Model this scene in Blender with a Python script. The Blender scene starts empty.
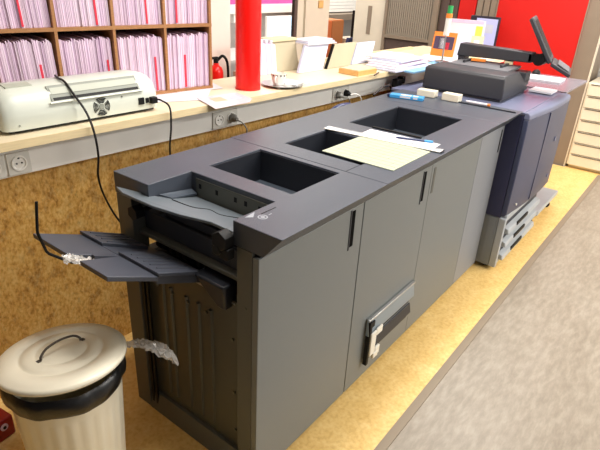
import bpy, bmesh, math, random
from mathutils import Vector, Matrix, Euler
random.seed(7)
C = bpy.context.scene.collection
PI = math.pi

# ------------------------------------------------------------------ camera
YAW, PITCH, ROLL = 0.6356, -0.452, 0.0546
cam = bpy.data.cameras.new('camera'); co = bpy.data.objects.new('camera', cam); C.objects.link(co)
cy_, sy_, cp_, sp_, cr_, sr_ = math.cos(YAW), math.sin(YAW), math.cos(PITCH), math.sin(PITCH), math.cos(ROLL), math.sin(ROLL)
Fv = Vector((cy_*cp_, sy_*cp_, sp_)); r0 = Vector((sy_, -cy_, 0)); u0 = r0.cross(Fv)
Rv = cr_*r0 + sr_*u0; Uv = -sr_*r0 + cr_*u0
M = Matrix.Identity(4)
for i in range(3):
    M[i][0] = Rv[i]; M[i][1] = Uv[i]; M[i][2] = -Fv[i]
M[0][3], M[1][3], M[2][3] = -0.953, -0.7567, 1.6385
co.matrix_world = M
cam.sensor_fit = 'HORIZONTAL'; cam.sensor_width = 36; cam.lens = 527.9/600*36
cam.clip_start = 0.02; cam.clip_end = 60
bpy.context.scene.camera = co

# ------------------------------------------------------------------ light
sc = bpy.context.scene
sc.view_settings.view_transform = 'Standard'; sc.view_settings.look = 'None'
sc.view_settings.gamma = 1; sc.view_settings.exposure = 0.18
sc.view_settings.use_curve_mapping = False
w = bpy.data.worlds.new('room_air'); sc.world = w; w.use_nodes = True
w.node_tree.nodes['Background'].inputs[0].default_value = (1.0, 0.965, 0.92, 1)
w.node_tree.nodes['Background'].inputs[1].default_value = 0.45
def area(x, y, z, sx, sy, e, rot=(0, 0, 0), col=(1, .97, .92)):
    l = bpy.data.lights.new('ceiling_light', 'AREA'); l.shape = 'RECTANGLE'; l.size = sx; l.size_y = sy
    l.energy = e; l.color = col
    o = bpy.data.objects.new('ceiling_light', l); o.location = (x, y, z); o.rotation_euler = rot; C.objects.link(o)
area(1.4, 0.2, 2.68, 1.4, .3, 27)
area(0.36, 0.1, 2.68, .5, .6, 27)
area(3.4, 0.2, 2.68, 1.6, .3, 50)
area(2.4, -2.2, 2.68, 2.0, .3, 72)
area(4.6, -2.2, 2.68, 2.0, .3, 50)
area(2.8, -3.7, 2.68, 3.4, .3, 125)
area(3.4, 2.8, 2.62, 1.6, 1.0, 42)
area(5.9, 3.2, 2.62, 1.0, 1.0, 45)

# ------------------------------------------------------------------ materials
def lin(h):
    h = h.lstrip('#'); v = [int(h[i:i+2], 16)/255 for i in (0, 2, 4)]
    return tuple(c/12.92 if c <= .04045 else ((c+.055)/1.055)**2.4 for c in v) + (1,)
def mat(name, hexc, rough=.5, metal=0, bump=0, bscale=200, var=0, vscale=8, emit=0, alpha=1, spec=.5, trans=0, stretch=(1, 1, 1)):
    m = bpy.data.materials.new(name); m.use_nodes = True; nt = m.node_tree; b = nt.nodes['Principled BSDF']
    c = lin(hexc)
    b.inputs['Base Color'].default_value = c; b.inputs['Roughness'].default_value = rough
    b.inputs['Metallic'].default_value = metal; b.inputs['Specular IOR Level'].default_value = spec
    tc = nt.nodes.new('ShaderNodeTexCoord'); mp = nt.nodes.new('ShaderNodeMapping'); mp.inputs['Scale'].default_value = stretch
    nt.links.new(tc.outputs['Object'], mp.inputs['Vector'])
    if var or not bump:
        n = nt.nodes.new('ShaderNodeTexNoise'); n.inputs['Scale'].default_value = vscale; n.inputs['Detail'].default_value = 4
        nt.links.new(mp.outputs[0], n.inputs['Vector'])
        r = nt.nodes.new('ShaderNodeValToRGB'); v = var or .03
        r.color_ramp.elements[0].position = .3; r.color_ramp.elements[1].position = .7
        r.color_ramp.elements[0].color = tuple(x*(1-v) for x in c[:3])+(1,)
        r.color_ramp.elements[1].color = tuple(min(1, x*(1+v)) for x in c[:3])+(1,)
        nt.links.new(n.outputs['Fac'], r.inputs['Fac']); nt.links.new(r.outputs['Color'], b.inputs['Base Color'])
    if bump:
        n2 = nt.nodes.new('ShaderNodeTexNoise'); n2.inputs['Scale'].default_value = bscale
        nt.links.new(mp.outputs[0], n2.inputs['Vector'])
        bp = nt.nodes.new('ShaderNodeBump'); bp.inputs['Strength'].default_value = bump; bp.inputs['Distance'].default_value = .002
        nt.links.new(n2.outputs['Fac'], bp.inputs['Height']); nt.links.new(bp.outputs['Normal'], b.inputs['Normal'])
    if emit:
        b.inputs['Emission Color'].default_value = c; b.inputs['Emission Strength'].default_value = emit
    if trans: b.inputs['Transmission Weight'].default_value = trans
    if alpha < 1: b.inputs['Alpha'].default_value = alpha
    return m
def ramp_mat(name, stops, scale, detail=6, rough=.5, stretch=(1, 1, 1), scale2=None, amt=.5, stops2=None, bump=.1, spec=.5):
    """two blended noise layers through colour ramps"""
    m = bpy.data.materials.new(name); m.use_nodes = True; nt = m.node_tree; b = nt.nodes['Principled BSDF']
    b.inputs['Roughness'].default_value = rough; b.inputs['Specular IOR Level'].default_value = spec
    tc = nt.nodes.new('ShaderNodeTexCoord'); mp = nt.nodes.new('ShaderNodeMapping'); mp.inputs['Scale'].default_value = stretch
    nt.links.new(tc.outputs['Object'], mp.inputs['Vector'])
    def layer(sc_, st):
        n = nt.nodes.new('ShaderNodeTexNoise'); n.inputs['Scale'].default_value = sc_; n.inputs['Detail'].default_value = detail
        n.inputs['Roughness'].default_value = .65
        nt.links.new(mp.outputs[0], n.inputs['Vector'])
        r = nt.nodes.new('ShaderNodeValToRGB')
        e = r.color_ramp.elements
        e[0].position = st[0][0]; e[0].color = lin(st[0][1]); e[1].position = st[-1][0]; e[1].color = lin(st[-1][1])
        for p, h in st[1:-1]:
            q = e.new(p); q.color = lin(h)
        nt.links.new(n.outputs['Fac'], r.inputs['Fac'])
        return n, r
    n1, r1 = layer(scale, stops)
    out = r1.outputs['Color']
    if scale2:
        n2, r2 = layer(scale2, stops2 or stops)
        mx = nt.nodes.new('ShaderNodeMix'); mx.data_type = 'RGBA'; mx.inputs['Factor'].default_value = amt
        nt.links.new(out, mx.inputs['A']); nt.links.new(r2.outputs['Color'], mx.inputs['B']); out = mx.outputs['Result']
    nt.links.new(out, b.inputs['Base Color'])
    bp = nt.nodes.new('ShaderNodeBump'); bp.inputs['Strength'].default_value = bump; bp.inputs['Distance'].default_value = .002
    nt.links.new(n1.outputs['Fac'], bp.inputs['Height']); nt.links.new(bp.outputs['Normal'], b.inputs['Normal'])
    return m

M_ = {}
M_['osb'] = ramp_mat('cork_board', [(.34, '#946728'), (.46, '#d6a04c'), (.55, '#e2b25c'), (.68, '#e6c27c')], 26, rough=.6,
                     scale2=95, amt=.42, stops2=[(.34, '#5a3410'), (.44, '#c08a3c'), (.64, '#f0d08c')], stretch=(1, 1, .6))
M_['cork'] = ramp_mat('yellow_cork_floor', [(.3, '#d9ae60'), (.5, '#eac47a'), (.7, '#f2d490')], 9, rough=.45,
                      scale2=60, amt=.5, stops2=[(.3, '#c89a50'), (.5, '#ebc67c'), (.7, '#f6dc9c')], bump=.03)
M_['lino'] = ramp_mat('grey_marbled_floor', [(.36, '#85796a'), (.5, '#918677'), (.64, '#9c9183')], 3.2, rough=.42,
                      scale2=26, amt=.5, stops2=[(.36, '#786e60'), (.5, '#8d8273'), (.64, '#a29888')], stretch=(.5, 1.6, 1), bump=.02)
M_['strip'] = mat('brown_edging', '#8a7b68', .55)
M_['wall'] = mat('pinkish_white_wall', '#efe2d8', .8, var=.02)
M_['backwall'] = mat('light_grey_wall', '#cfccca', .8)
M_['cream'] = mat('cream_paint', '#dbd0bc', .6)
M_['white'] = mat('white_plastic', '#f6f4ee', .4)
M_['trunk'] = mat('white_trunking', '#fbf9f3', .4)
M_['sock'] = mat('socket_white', '#dcdad2', .35)
M_['birch'] = mat('pale_birch_wood', '#e3cfa4', .45, var=.07, vscale=14, stretch=(1, 9, 9))
M_['birchtop'] = mat('pale_worktop', '#e4d5b6', .4, var=.03, vscale=10, stretch=(1, 9, 9))
M_['shelf'] = mat('brown_shelf_wood', '#a8774a', .5, var=.14, vscale=16, stretch=(2, 2, 9))
M_['top'] = mat('slate_lid_plastic', '#484e59', .38, bump=.25, bscale=900, var=.04, vscale=5)
M_['dark'] = mat('charcoal_plastic', '#2a2d35', .5)
M_['bin_in'] = mat('dark_bin_plastic', '#22252d', .45)
M_['chute'] = mat('blue_grey_chute', '#4a525c', .4)
M_['tray'] = mat('grey_tray_plastic', '#464a55', .45)
M_['traypale'] = mat('pale_grey_tray', '#687077', .4)
M_['ridge'] = mat('tray_ridge', '#4a4d56', .4)
M_['black'] = mat('black_plastic', '#0c0c0e', .55, spec=.3)
M_['void'] = mat('dark_grip_void', '#060607', .9, spec=.1)
M_['emblem'] = mat('pale_grey_print', '#9aa0a8', .5)
M_['door'] = mat('grey_door_panel', '#777b7b', .45, bump=.15, bscale=700)
M_['doorpale'] = mat('pale_grey_panel', '#878a8f', .45, bump=.15, bscale=700)
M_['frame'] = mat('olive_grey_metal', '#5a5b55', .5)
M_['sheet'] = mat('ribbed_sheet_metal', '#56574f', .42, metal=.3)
M_['mech'] = mat('greenish_metal', '#62635a', .45, metal=.3)
M_['steel'] = mat('brushed_steel', '#b9babb', .3, metal=.9)
M_['silver'] = mat('silver_bar', '#93a0ab', .3, metal=.5)
M_['navy'] = mat('navy_plastic', '#2b2f52', .45)
M_['doornavy'] = mat('slate_blue_door', '#3d435e', .4)
M_['lav'] = mat('lavender_grey_cover', '#6b708a', .38)
M_['basegrey'] = mat('mid_grey_base', '#7d8388', .45)
M_['traylight'] = mat('light_grey_cassette', '#a9aeb2', .4)
M_['adf'] = mat('graphite_plastic', '#3b3c41', .5)
M_['adftop'] = mat('grey_feed_tray', '#6b6b70', .5)
M_['red'] = mat('red_gloss_paint', '#f2140c', .3)
M_['redwall'] = mat('red_panel_paint', '#cf120b', .5)
M_['taupe'] = mat('taupe_panel', '#8a7b6a', .6)
M_['tambour'] = mat('tambour_taupe', '#94897a', .55)
M_['umber'] = mat('dark_brown_panel', '#54443e', .6)
M_['beigecab'] = mat('beige_steel_cabinet', '#e6dbc3', .5)
M_['gap'] = mat('dark_gap', '#4d443b', .8)
M_['paper'] = mat('white_paper', '#dfdde4', .7)
M_['paperblue'] = mat('bluish_paper', '#c9cde2', .7)
M_['pinkp'] = mat('pinkish_paper', '#e3cbdf', .75, var=.03, vscale=40)
M_['pinkq'] = mat('lilac_paper', '#d8bdd6', .75, var=.03, vscale=40)
M_['pinkr'] = mat('pale_rose_paper', '#ead6e6', .75, var=.03, vscale=40)
M_['redtab'] = mat('red_spine_label', '#e0344c', .6)
M_['lam'] = mat('off_white_casing', '#d3d8cd', .4)
M_['lamgrey'] = mat('grey_green_trim', '#b4b8aa', .5)
M_['slot'] = mat('slot_grey', '#8f938a', .6)
M_['cup'] = mat('white_china', '#efece2', .2)
M_['cuppat'] = mat('dark_cup_pattern', '#55524e', .4)
M_['cable'] = mat('black_cable', '#141113', .5)
M_['cablegrey'] = mat('grey_cable', '#8a8984', .5)
M_['green'] = mat('pale_green_mat', '#adb39c', .5)
M_['matline'] = mat('pale_mat_line', '#949a86', .5)
M_['blue'] = mat('bright_blue_card', '#3f9bd8', .4)
M_['bluep'] = mat('light_blue_paper', '#8bbfe6', .6)
M_['pen'] = mat('dark_blue_pen', '#26345e', .3)
M_['orange'] = mat('orange_card', '#f08a34', .5)
M_['orangecab'] = mat('orange_cupboard', '#e8773a', .5)
M_['orangeside'] = mat('brown_orange_side', '#c9793f', .5)
M_['yellow'] = mat('yellow_paper', '#f2dc55', .6)
M_['greenp'] = mat('green_cap', '#2fa35a', .4)
M_['enamel'] = mat('cream_enamel', '#ece5d0', .28)
M_['bag'] = mat('black_bin_liner', '#131315', .32, bump=.6, bscale=60)
M_['clear'] = mat('crumpled_clear_plastic', '#e8e6e2', .12, alpha=.42, spec=1)
M_['smoke'] = mat('tinted_translucent_top', '#8d8792', .25, alpha=.78)
M_['redbag'] = mat('red_plastic', '#8c1410', .35)
M_['brass'] = mat('birch_box_wood', '#dcae6a', .5, var=.08, vscale=30)
M_['magenta'] = mat('magenta_banner', '#c255a0', .6)
M_['screen'] = mat('pale_blue_screen', '#bcdcf2', .3, emit=.8)
M_['screen2'] = mat('lilac_screen', '#aeb0d8', .3, emit=.35)
M_['darkframe'] = mat('dark_screen_frame', '#2f2b38', .4)
M_['navycloth'] = mat('dark_blue_cloth', '#30345a', .8)
M_['tape'] = mat('white_masking_tape', '#e9e6da', .5)
M_['photo'] = mat('dark_photo_print', '#4b3c55', .4)
M_['beige'] = mat('beige_card', '#b9ae92', .6)
M_['beigelid'] = mat('cream_card', '#dbcfa9', .6)
M_['ceiling'] = mat('white_ceiling', '#f0eeea', .9)
M_['glasswhite'] = mat('lamp_diffuser', '#ffffff', .5, emit=3)

# ------------------------------------------------------------------ mesh helpers
class MB:
    def __init__(s): s.b = bmesh.new(); s.mi = 0
    def face(s, vs):
        try:
            f = s.b.faces.new(vs); f.material_index = s.mi; return f
        except ValueError: return None
    def v(s, p): return s.b.verts.new(p)
    def box(s, x0, x1, y0, y1, z0, z1, m=None):
        ps = [(x0,y0,z0),(x1,y0,z0),(x1,y1,z0),(x0,y1,z0),(x0,y0,z1),(x1,y0,z1),(x1,y1,z1),(x0,y1,z1)]
        if m is not None: ps = [m @ Vector(p) for p in ps]
        v = [s.v(p) for p in ps]
        for q in ((3,2,1,0),(4,5,6,7),(0,1,5,4),(1,2,6,5),(2,3,7,6),(3,0,4,7)): s.face([v[i] for i in q])
        return s
    def hexa(s, bot, top):
        v = [s.v(p) for p in bot] + [s.v(p) for p in top]
        for q in ((3,2,1,0),(4,5,6,7),(0,1,5,4),(1,2,6,5),(2,3,7,6),(3,0,4,7)): s.face([v[i] for i in q])
        return s
    def poly(s, pts, th, axis=2):
        """thick polygon: pts 3-D ring, extruded by -th along axis (or by a vector)"""
        d = Vector(th) if hasattr(th, '__len__') else Vector([(-th if i == axis else 0) for i in range(3)])
        a = [s.v(p) for p in pts]; b = [s.v(Vector(p)+d) for p in pts]; n = len(pts)
        s.face(a); s.face(b[::-1])
        for i in range(n): s.face([a[i], b[i], b[(i+1) % n], a[(i+1) % n]])
        return s
    def loft(s, rings, cap=True, close=True):
        R = [[s.v(p) for p in r] for r in rings]; n = len(R[0])
        for a, b in zip(R, R[1:]):
            for i in range(n if close else n-1): s.face([a[i], a[(i+1) % n], b[(i+1) % n], b[i]])
        if cap: s.face(R[0][::-1]); s.face(R[-1])
        return s
    def cyl(s, p0, p1, r, n=16, r1=None):
        p0, p1 = Vector(p0), Vector(p1); d = (p1-p0).normalized()
        a = d.orthogonal().normalized(); b = d.cross(a); r1 = r if r1 is None else r1
        rg = [[p + q*(math.cos(t)*a+math.sin(t)*b) for t in [2*PI*i/n for i in range(n)]] for p, q in ((p0, r), (p1, r1))]
        return s.loft(rg)
    def tube(s, pts, r, n=8):
        pts = [Vector(p) for p in pts]; rings = []; a = None
        for i, p in enumerate(pts):
            d = (pts[min(i+1, len(pts)-1)]-pts[max(i-1, 0)]).normalized()
            if a is None: a = d.orthogonal().normalized()
            a = (a - a.dot(d)*d).normalized(); b = d.cross(a)
            rings.append([p + r*(math.cos(2*PI*k/n)*a+math.sin(2*PI*k/n)*b) for k in range(n)])
        return s.loft(rings)
    def lathe(s, prof, n=40, c=(0, 0)):
        rings = [[(c[0]+r*math.cos(2*PI*i/n), c[1]+r*math.sin(2*PI*i/n), z) for i in range(n)] for r, z in prof]
        return s.loft(rings)
    def build(s, name, mats, parent=None, bevel=0, smooth=None, loc=None, rz=0):
        bmesh.ops.recalc_face_normals(s.b, faces=s.b.faces[:])
        me = bpy.data.meshes.new(name); s.b.to_mesh(me); s.b.free()
        for m in (mats if isinstance(mats, (list, tuple)) else [mats]): me.materials.append(M_[m])
        if smooth or bevel:
            me.polygons.foreach_set('use_smooth', [True]*len(me.polygons))
            me.set_sharp_from_angle(angle=math.radians(smooth or 35))
        o = bpy.data.objects.new(name, me); C.objects.link(o)
        if parent: o.parent = parent
        if loc: o.location = loc
        o.rotation_euler.z = rz
        if bevel:
            md = o.modifiers.new('bevel', 'BEVEL'); md.width = bevel; md.segments = 2; md.limit_method = 'ANGLE'; md.angle_limit = math.radians(40)
        return o
def spline(pts, k=8):
    pts = [Vector(p) for p in pts]; out = []
    P = [pts[0]*2-pts[1]] + pts + [pts[-1]*2-pts[-2]]
    for i in range(1, len(P)-2):
        a, b, c, d = P[i-1:i+3]
        for j in range(k):
            t = j/k
            out.append(.5*((2*b)+(-a+c)*t+(2*a-5*b+4*c-d)*t*t+(-a+3*b-3*c+d)*t**3))
    return out + [pts[-1]]
def tag(o, label=None, cat=None, group=None, kind=None):
    if label: o['label'] = label
    if cat: o['category'] = cat
    if group: o['group'] = group
    if kind: o['kind'] = kind
    return o
def thing(name, label, cat, loc=(0, 0, 0), rz=0, group=None):
    o = bpy.data.objects.new(name, None); C.objects.link(o); o.empty_display_size = .05
    o.location = loc; o.rotation_euler.z = rz
    return tag(o, label, cat, group)
def plate(mb, xs, ys, holes, z0, z1, cham=0):
    """slab on a grid with cells removed; the front (lowest y) edge is chamfered inwards at the bottom"""
    nx, ny = len(xs), len(ys); top = {}; bot = {}
    def V(d, i, j, z):
        if (i, j) not in d:
            y = ys[j] + (cham if (z == z0 and j == 0) else 0)
            d[(i, j)] = mb.v((xs[i], y, z))
        return d[(i, j)]
    cells = [(i, j) for i in range(nx-1) for j in range(ny-1) if (i, j) not in holes]
    for i, j in cells:
        q = [(i, j), (i+1, j), (i+1, j+1), (i, j+1)]
        mb.face([V(top, a, b, z1) for a, b in q]); mb.face([V(bot, a, b, z0) for a, b in q][::-1])
        for (a, b), (da, db) in zip([((0, 0), (1, 0)), ((1, 0), (1, 1)), ((1, 1), (0, 1)), ((0, 1), (0, 0))], [(0, -1), (1, 0), (0, 1), (-1, 0)]):
            if (i+da, j+db) in cells: continue
            A = (i+a[0], j+a[1]); B = (i+b[0], j+b[1])
            mb.face([V(top, *A, z1), V(bot, *A, z0), V(bot, *B, z0), V(top, *B, z1)])
    return mb
# frame of the counter wall: t along it, off behind it (negative = towards the camera)
WA, WY = -0.0541, 1.0717
def wp(t, off, z=0):
    return (t*math.cos(WA)-off*math.sin(WA), WY+t*math.sin(WA)+off*math.cos(WA), z)
def wthing(name, label, cat, t, off, z, group=None): return thing(name, label, cat, wp(t, off, z), WA, group)
WO = dict(loc=wp(0, 0), rz=WA)      # a mesh built in (t, off, z) coordinates

# ================================================================== SETTING
tag(MB().box(-3, 7.5, -4, 6, -.1, 0).build('floor', 'lino'), kind='structure')
tag(MB().box(-3, 4.61, -.164, 1.25, 0, .004).build('floor', 'cork'), kind='structure')
tag(MB().box(4.61, 5.08, -1.6, .14, 0, .004).build('floor', 'cork'), kind='structure')
tag(MB().box(-3, 4.56, -.2, -.164, 0, .006).build('trim_1', 'strip'), kind='structure')
tag(MB().box(-3, 7.5, -4, 6, 2.75, 2.85).build('ceiling', 'ceiling'), kind='structure')
tag(MB().box(-2, 3.62, .05, .09, 0, 1.044).build('wall_counter', 'osb', **WO), kind='structure')
tag(MB().box(-2, 1.42, .62, .74, 0, 2.75).build('wall_left', 'wall', **WO), kind='structure')
tag(MB().box(2.80, 3.12, 1.2, 1.27, 0, 2.75).box(2.72, 2.80, 1.22, 1.26, 0, 2.75).build('wall_pillar', 'cream', **WO), kind='structure')
tag(MB().box(2.5, 7.4, 3.3, 3.4, 0, 2.75).box(-1, 2.5, 3.3, 3.4, 0, 2.75).build('wall_back', 'backwall', **WO), kind='structure')
tag(MB().box(4.64, 5.1, .16, 2.34, 0, 2.75).build('wall_far', 'taupe'), kind='structure')
tag(MB().box(4.60, 4.9, 2.34, 2.72, 0, 2.75).build('wall_cream', 'cream'), kind='structure')
tag(MB().box(5.1, 5.2, -4, .3, 0, 2.75).build('wall_right', 'backwall'), kind='structure')
tag(MB().box(4.635, 4.66, .145, .16, 0, 2.75).build('trim_2', 'cream'), kind='structure')
tag(MB().box(-2.35, -2.25, -4, 6, 0, 2.75).build('wall_light_blocker', 'dark'), kind='structure')  # unseen wall, added and darkened to keep world light off the finisher's end
# dark slot in the cream wall, frames
tag(MB().box(4.595, 4.6, 2.50, 2.55, 1.0, 1.30).build('trim_3', 'taupe'), kind='structure')

# red door panels and tambour cupboards of the far wall
def panel(name, label, cat, y0, y1, z0, z1, m, x0=4.60):
    r = thing(name, label, cat, (x0, (y0+y1)/2, z0)); return r
r = thing('wall_panel', 'large plain bright red wall panel behind the copier', 'panel', (4.63, .71, 0))
MB().box(-.02, .01, -.40, .40, .004, 2.74).build('board', 'redwall', r)
MB().box(-.028, -.02, -.405, -.395, .004, 2.74).box(-.028, -.02, .395, .405, .004, 2.74).build('edge_strip', 'taupe', r)
r = thing('wall_panel', 'narrow red wall strip behind the leaflet rack, between taupe slats', 'panel', (4.63, 1.41, 0))
MB().box(-.02, .01, -.085, .085, .004, 2.74).build('board', 'redwall', r)
def slatted(name, label, cat, y0, y1, n, m, z0=.004, z1=2.74):
    o = MB(); w_ = (y1-y0)/n
    for i in range(n):
        o.box(4.612, 4.639, y0+i*w_+.006, y0+(i+1)*w_-.006, z0, z1)
    o.box(4.63, 4.639, y0, y1, z0, z1)
    return tag(o.build(name, m), label, cat)
slatted('slatted_panel', 'taupe vertical slatted panel directly left of the large red panel', 'panel', 1.115, 1.32, 3, 'taupe')
slatted('slatted_panel', 'wide-slatted brown panel between narrow red strip and roller-door cupboard', 'panel', 1.50, 1.70, 2, 'umber')
r = thing('tambour_cupboard', 'tall taupe roller-door cupboard above dark brown lower part', 'cupboard', (4.60, 2.03, 0))
MB().box(-.02, .03, -.32, -.27, .004, 2.72).box(-.02, .03, .27, .30, .004, 2.72).box(-.02, .03, -.27, .27, .99, 1.02).box(-.02, .03, -.27, .27, 2.66, 2.72).build('frame', 'taupe', r)
o = MB()
for i in range(22):
    a = -.27 + i*.54/22; o.box(.0, .02, a+.003, a+.0215, 1.02, 2.66)
o.box(.015, .03, -.27, .27, 1.02, 2.66); o.build('roller_door', 'tambour', r)
MB().box(.0, .03, -.27, .27, .004, .99).build('lower_door', 'umber', r)

# beige drawer cabinet on the right
r = thing('drawer_cabinet', 'low beige steel drawer cabinet at the far right wall', 'cabinet', (4.62, -.35, .004))
MB().box(0.01, .45, -.49, .49, .03, .82).box(.03, .44, -.47, .47, 0, .03).build('body', 'beigecab', r, bevel=.004)
for k in range(7):
    z = .035 + k*.112
    d = MB().box(-.012, .01, -.475, .475, z, z+.104).build('drawer', 'beigecab', r, bevel=.003)
    MB().box(-.016, -.012, -.46, .46, z+.096, z+.103).build('pull_lip', 'gap', d)
r = thing('storage_box', 'clear box with pale blue papers on top of the beige drawer cabinet', 'box', (4.85, -.1, .824))
MB().box(-.2, -.19, -.17, .13, 0, .14).box(.19, .2, -.17, .13, 0, .14).box(-.19, .19, -.17, -.16, 0, .14).box(-.19, .19, .12, .13, 0, .14).box(-.19, .19, -.16, .12, 0, .005).build('shell', 'clear', r)
MB().box(-.16, .16, -.13, .09, .006, .07).build('papers', 'bluep', r)

# worktop, cable trunking, sockets
r = wthing('worktop', 'long pale wooden worktop running along the cork wall', 'worktop', 0, 0, 0)
MB().box(-2, .98, -.06, .618, 1.046, 1.0735).box(.98, 1.33, -.06, .37, 1.046, 1.0735).box(1.33, 3.62, -.06, .50, 1.046, 1.0735).box(2.80, 3.55, -.27, -.066, 1.046, 1.0735).build('top', 'birchtop', r)
MB().box(-2, 3.62, -.065, -.06, 1.045, 1.0745).build('edge_band', 'birch', r)
MB().box(1.42, 3.3, .42, .45, 1.0735, 1.093).build('back_batten', 'birch', r)
r = wthing('cable_trunking', 'white cable trunking fixed under the worktop edge', 'trunking', 0, 0, 0)
MB().box(-2, 3.55, 0, .049, .93, 1.044).build('duct', 'trunk', r, bevel=.004)
MB().box(-2, 3.55, -.003, 0, .945, 1.03).build('duct_cover', 'white', r)
def socket(t, label, name='wall_socket'):
    q = wthing(name, label, 'socket', t, -.003, .978)
    MB().box(-.04, .04, -.006, 0, -.04, .04).build('cover_plate', 'sock', q, bevel=.002)
    o = MB()
    n = 24
    ring = lambda rr, y: [(rr*math.cos(2*PI*i/n), y, rr*math.sin(2*PI*i/n)) for i in range(n)]
    o.loft([ring(.027, -.006), ring(.027, -.010), ring(.022, -.010), ring(.020, -.0065)], cap=True)
    o.build('rim', 'white', q, smooth=30)
    MB().cyl((-.009, -.0062, 0), (-.009, -.0085, 0), .003, 8).cyl((.009, -.0062, 0), (.009, -.0085, 0), .003, 8).box(-.003, .003, -.0085, -.0062, .016, .021).build('contact_hole', 'black', q)
socket(-.148, 'round white wall socket below the left end of the laminator')
socket(-.235, 'white wall socket at the left edge of the trunking')
socket(.775, 'empty white socket beside the grey plug under the hanging sheet')
socket(.85, 'white socket in the trunking holding the grey plug')
socket(1.69, 'white socket in the trunking holding the grey plug at right')
socket(1.77, 'white socket in the trunking holding the black plug')
def plug(t, label, m, cm, path, z=.978):
    q = wthing('power_plug', label, 'plug', t, 0, z)
    MB().cyl((0, -.0105, 0), (0, -.03, 0), .019, 16).cyl((0, -.03, 0), (0, -.05, -.003), .017, 14, .009).build('plug_body', m, q, smooth=40)
    MB().tube(spline([(0, -.05, -.003)] + path), .0035, 8).build('cord', cm, q, smooth=60)
plug(.85, 'grey plug with grey cord in the socket under the hanging sheet', 'cablegrey', 'cablegrey', [(.02, -.07, -.02), (.045, -.07, -.06), (.05, -.05, -.12), (.045, -.03, -.2)])
plug(1.69, 'grey plug in the left of the two sockets at right', 'cablegrey', 'cablegrey', [(.02, -.075, -.01), (.045, -.075, -.045), (.05, -.06, -.1), (.05, -.03, -.2)])
plug(1.77, 'black plug with pale cord in the right-hand socket', 'black', 'white', [(.03, -.075, .0), (.07, -.08, -.03), (.09, -.07, -.08), (.09, -.03, -.18)])

# red column
r = thing('support_column', 'round bright red column rising through the worktop', 'column', (1.058, 1.104, 1.0738))
MB().lathe([(.0625, 0), (.0625, 1.675)], 48).build('shaft', 'red', r, smooth=40)
MB().lathe([(.0627, 0), (.0645, .0), (.0645, .008), (.0627, .009)], 48).build('base_ring', 'redwall', r, smooth=40)

# ================================================================== BOOKCASE
BA = -.1764; BX, BY = .915, 1.2175
def bpos(x, y, z): return (BX+x*math.cos(BA)-y*math.sin(BA), BY+x*math.sin(BA)+y*math.cos(BA), z)
BKd = .27
divs = [-.96, -.72, -.48, -.24, 0]
ZL, ZU = 1.0745, 1.0745+.293
r = thing('bookcase', 'brown wooden bookcase full of pinkish files, standing on the worktop', 'bookcase', bpos(0, 0, 1.0745), BA)
o = MB()
for z in (0, .293, .60): o.box(divs[0]-.007, divs[-1]+.007, 0, BKd, z, z+.014)
o.build('shelf_board', 'shelf', r)
for i, t in enumerate(divs):
    MB().box(t-.006, t+.006, .001, BKd, .014, .293).box(t-.006, t+.006, .001, BKd, .307, .60).build('side_panel' if i in (0, 4) else 'divider', 'shelf', r)
MB().box(divs[0]-.007, divs[-1]+.007, BKd, BKd+.008, 0, .614).build('back_panel', 'umber', r)
names_c = ['leftmost', 'second', 'third', 'rightmost']
redpos = {(0, 0): [.165], (0, 1): [.200], (0, 2): [.172], (0, 3): [.090], (1, 0): [.110], (1, 1): [.165], (1, 2): [.150], (1, 3): [.052]}
for row in (0, 1):
    zb = ZL+.0145 if row == 0 else ZU+.0145
    for c in range(4):
        a, b = divs[c]+.0075, divs[c+1]-.0075
        nf = [22, 21, 22, 20][c]; lean = [.05, .03, .02, 0][c]
        edges = [random.uniform(.8, 1.2) for _ in range(nf)]; tot = sum(edges)
        h0 = .252; run = math.tan(lean)*h0
        x = a + run; wtot = b-a-run
        ri = min(range(nf), key=lambda i: abs(sum(edges[:i])/tot*wtot+run-redpos[(row, c)][0]))
        for i in range(nf):
            wd_ = edges[i]/tot*wtot-.0006
            h = h0-random.uniform(0, .014); dd = random.uniform(.215, .235); sh = -math.tan(lean)*h
            y0_ = random.uniform(.010, .022)
            o = MB()
            def sl(z0, z1, f, g, y0=0, y1=dd):
                k0, k1 = sh*z0/h, sh*z1/h
                o.hexa([(f+k0, y0, z0), (g+k0, y0, z0), (g+k0, y1, z0), (f+k0, y1, z0)], [(f+k1, y0, z1), (g+k1, y0, z1), (g+k1, y1, z1), (f+k1, y1, z1)])
            sl(0, h, 0, wd_*.45); sl(0, h-.005, wd_*.60, wd_)
            o.mi = 1; sl(.002, h-.008, wd_*.45, wd_*.60, .003, dd-.004)
            mm = random.choice(['pinkp', 'pinkp', 'pinkq', 'pinkr'])
            rowname = 'lower' if row == 0 else 'upper'
            if i == ri:
                e = thing('file_folder', 'pinkish file with a red spine label, %s row, %s compartment of the bookcase' % (rowname, names_c[c]), 'file folder', bpos(x, y0_, zb), BA)
                o.build('cover', [mm, 'pinkq'], e)
                q = MB(); z1 = .155 if row == 0 else h-.01
                k1 = sh*z1/h
                q.hexa([(.0003, -.003, .005), (wd_-.0003, -.003, .005), (wd_-.0003, -.0005, .005), (.0003, -.0005, .005)],
                       [(k1+.0003, -.003, z1), (wd_-.0003+k1, -.003, z1), (wd_-.0003+k1, -.0005, z1), (k1+.0003, -.0005, z1)])
                q.build('spine_label', 'redtab', e)
            else:
                e = o.build('file_folder', [mm, 'pinkq'], loc=bpos(x, y0_, zb), rz=BA)
                tag(e, 'thin pinkish-white file standing in the %s row, %s compartment of the bookcase' % (rowname, names_c[c]), 'file folder',
                    'plain files in the %s row, %s compartment' % (rowname, names_c[c]))
            x += wd_+.0006

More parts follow.
